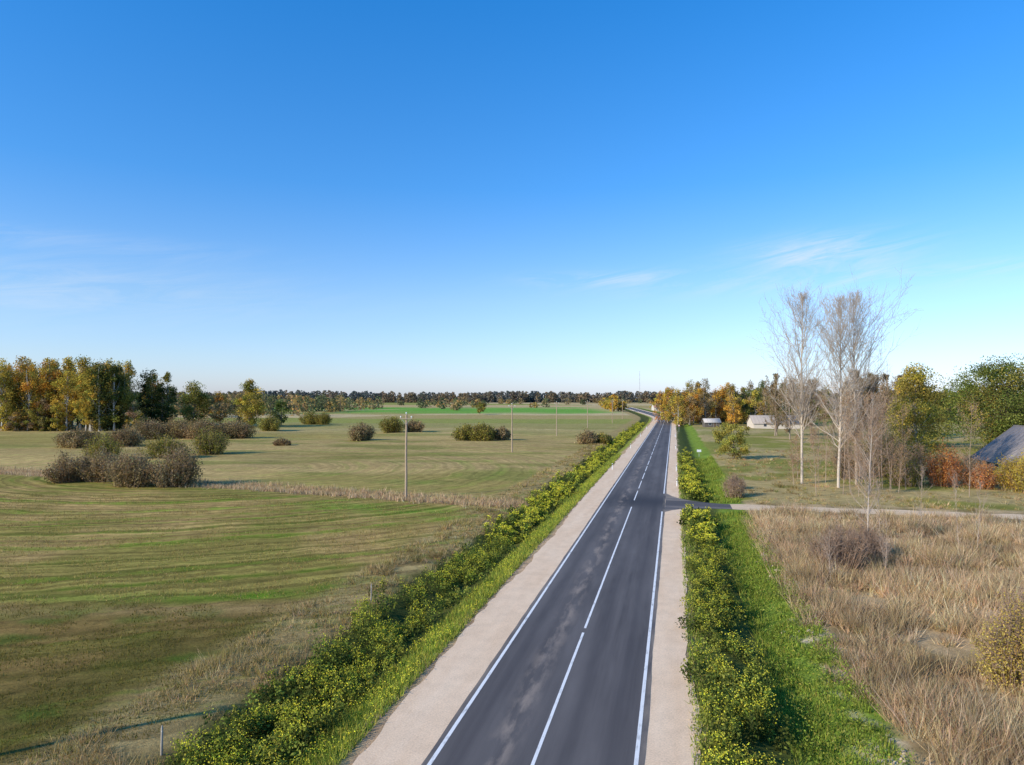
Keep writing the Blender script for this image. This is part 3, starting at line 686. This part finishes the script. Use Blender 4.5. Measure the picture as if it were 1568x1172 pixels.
house('long_barn',102,277,17.5,9,2.0,4.8,-.05,(.62,.54,.44),(.34,.29,.25),chim=False,nwin=3)
house('wooden_shed',79.5,283,6,4,2.0,3.2,0,(.12,.10,.08),(.50,.45,.40),chim=False,nwin=2)
house('farmhouse',85.3,115,14,13.5,2.0,7.3,radians(80),(.42,.32,.23),(.23,.20,.19),nwin=4,chim=False)
x,y=st2xy(640,float(tc(640))+18);house('farmhouse',float(x),float(y),11,8,3,6,.1,(.6,.55,.48),(.3,.16,.12))
house('wooden_shed',165,210,9,6,2.6,5,.1,(.42,.35,.27),(.45,.43,.40),chim=False,nwin=2)
m=MB();hm=75
for q in ((1,0),(-.5,.87),(-.5,-.87)): sticks(m,[(q[0],q[1],0)],[(q[0]*.3,q[1]*.3,hm)],.1,.08,(.5,.47,.47),0,4)
for k in range(30):
    z=k*hm/30;f=1-.7*k/30
    sticks(m,[(f,0,z),(-.5*f,.87*f,z),(-.5*f,-.87*f,z)],[(-.5*f,.87*f,z+2.5),(-.5*f,-.87*f,z+2.5),(f,0,z+2.5)],.06,.06,(.55,.45,.45),0,3)
m.build('radio_mast',[M_paint],loc=(310,1720,0))
# ---------------------------------------------------------------- world, sun, camera
el,az=radians(26),radians(31)   # light travels toward +x, a bit +y
w=bpy.data.worlds.new("World");scene.world=w;w.use_nodes=True;nt=w.node_tree;nt.nodes.clear()
sky=nt.nodes.new('ShaderNodeTexSky');sky.sky_type='NISHITA';sky.sun_disc=False;sky.sun_elevation=el;sky.sun_rotation=radians(239)
sky.air_density=1.0;sky.dust_density=.4;sky.ozone_density=2.0;sky.altitude=50
tx=nt.nodes.new('ShaderNodeTexCoord');sx=nt.nodes.new('ShaderNodeSeparateXYZ');nt.links.new(tx.outputs['Generated'],sx.inputs[0])
azn=mathn(nt,'ARCTAN2',sx.outputs[0],sx.outputs[1]);eln=mathn(nt,'ARCSINE',sx.outputs[2])
# clear-air colour correction of the physical sky
rp=nt.nodes.new('ShaderNodeValToRGB');cr=rp.color_ramp
nt.links.new(ramp(nt,eln,0,.55),rp.inputs[0])
K_=.4
def rc(r,g,b): return (r*K_,g*K_,b*K_,1)
cr.elements[0].position=0;cr.elements[0].color=rc(.92,1.05,1.68)
cr.elements[1].position=1;cr.elements[1].color=rc(.18,1.08,1.86)
e=cr.elements.new(.10);e.color=rc(.92,1.08,1.50)
e=cr.elements.new(.24);e.color=rc(.88,1.10,1.42)
e=cr.elements.new(.52);e.color=rc(.42,1.04,1.62)
skc=mixc(nt,1.0,sky.outputs[0],rp.outputs[0],'MULTIPLY')
cv=nt.nodes.new('ShaderNodeCombineXYZ');nt.links.new(mathn(nt,'MULTIPLY',mathn(nt,'MULTIPLY_ADD',eln,-1.6,azn),8.0),cv.inputs[0]);nt.links.new(mathn(nt,'MULTIPLY',mathn(nt,'MULTIPLY_ADD',azn,-.12,eln),44.0),cv.inputs[1])
cn=nt.nodes.new('ShaderNodeTexNoise');cn.inputs['Scale'].default_value=1.0;cn.inputs['Detail'].default_value=8;cn.inputs['Roughness'].default_value=.68;cn.inputs['Distortion'].default_value=.9
nt.links.new(cv.outputs[0],cn.inputs['Vector'])
tot=None
for a0,e0,sa,se,amp in [(.42,.185,.09,.02,1.7),(.14,.165,.10,.009,1.1),(-.60,.185,.22,.012,.35),(-.62,.13,.28,.035,.55),(.46,.15,.28,.014,.9)]:
    u=mathn(nt,'POWER',mathn(nt,'MULTIPLY',mathn(nt,'ADD',azn,-a0),1/sa),2.0);v=mathn(nt,'POWER',mathn(nt,'MULTIPLY',mathn(nt,'ADD',eln,-e0),1/se),2.0)
    g_=mathn(nt,'MULTIPLY',mathn(nt,'EXPONENT',mathn(nt,'MULTIPLY',mathn(nt,'ADD',u,v),-1.0)),amp)
    tot=g_ if tot is None else mathn(nt,'ADD',tot,g_)
cl=mathn(nt,'MULTIPLY',mathn(nt,'MULTIPLY',tot,ramp(nt,cn.outputs[0],.40,.70)),.55)
vs=nt.nodes.new('ShaderNodeVectorMath');vs.operation='SCALE';vs.inputs['Scale'].default_value=1/K_
nt.links.new(skc,vs.inputs[0])
c=mixc(nt,cl,vs.outputs[0],(6.0,6.4,6.9))
bg=nt.nodes.new('ShaderNodeBackground');bg.inputs[1].default_value=.136
nt.links.new(c,bg.inputs[0])
wo=nt.nodes.new('ShaderNodeOutputWorld');nt.links.new(bg.outputs[0],wo.inputs[0])
sd=bpy.data.lights.new('sun','SUN');sd.energy=5;sd.angle=radians(.5);sd.color=(1,.90,.74)
so=bpy.data.objects.new('sun',sd);scene.collection.objects.link(so)
from mathutils import Vector
so.rotation_euler=Vector((cos(az)*cos(el),sin(az)*cos(el),-sin(el))).to_track_quat('-Z','Y').to_euler();so.location=(-80,-40,60)
cd=bpy.data.cameras.new('camera');co=bpy.data.objects.new('camera',cd);scene.collection.objects.link(co)
co.location=(0,0,12);co.rotation_euler=(radians(90+1.16),0,0);cd.lens=24.9;cd.sensor_width=36;cd.clip_end=20000
scene.camera=co
scene.view_settings.view_transform='Standard';scene.view_settings.look='None';scene.view_settings.exposure=0
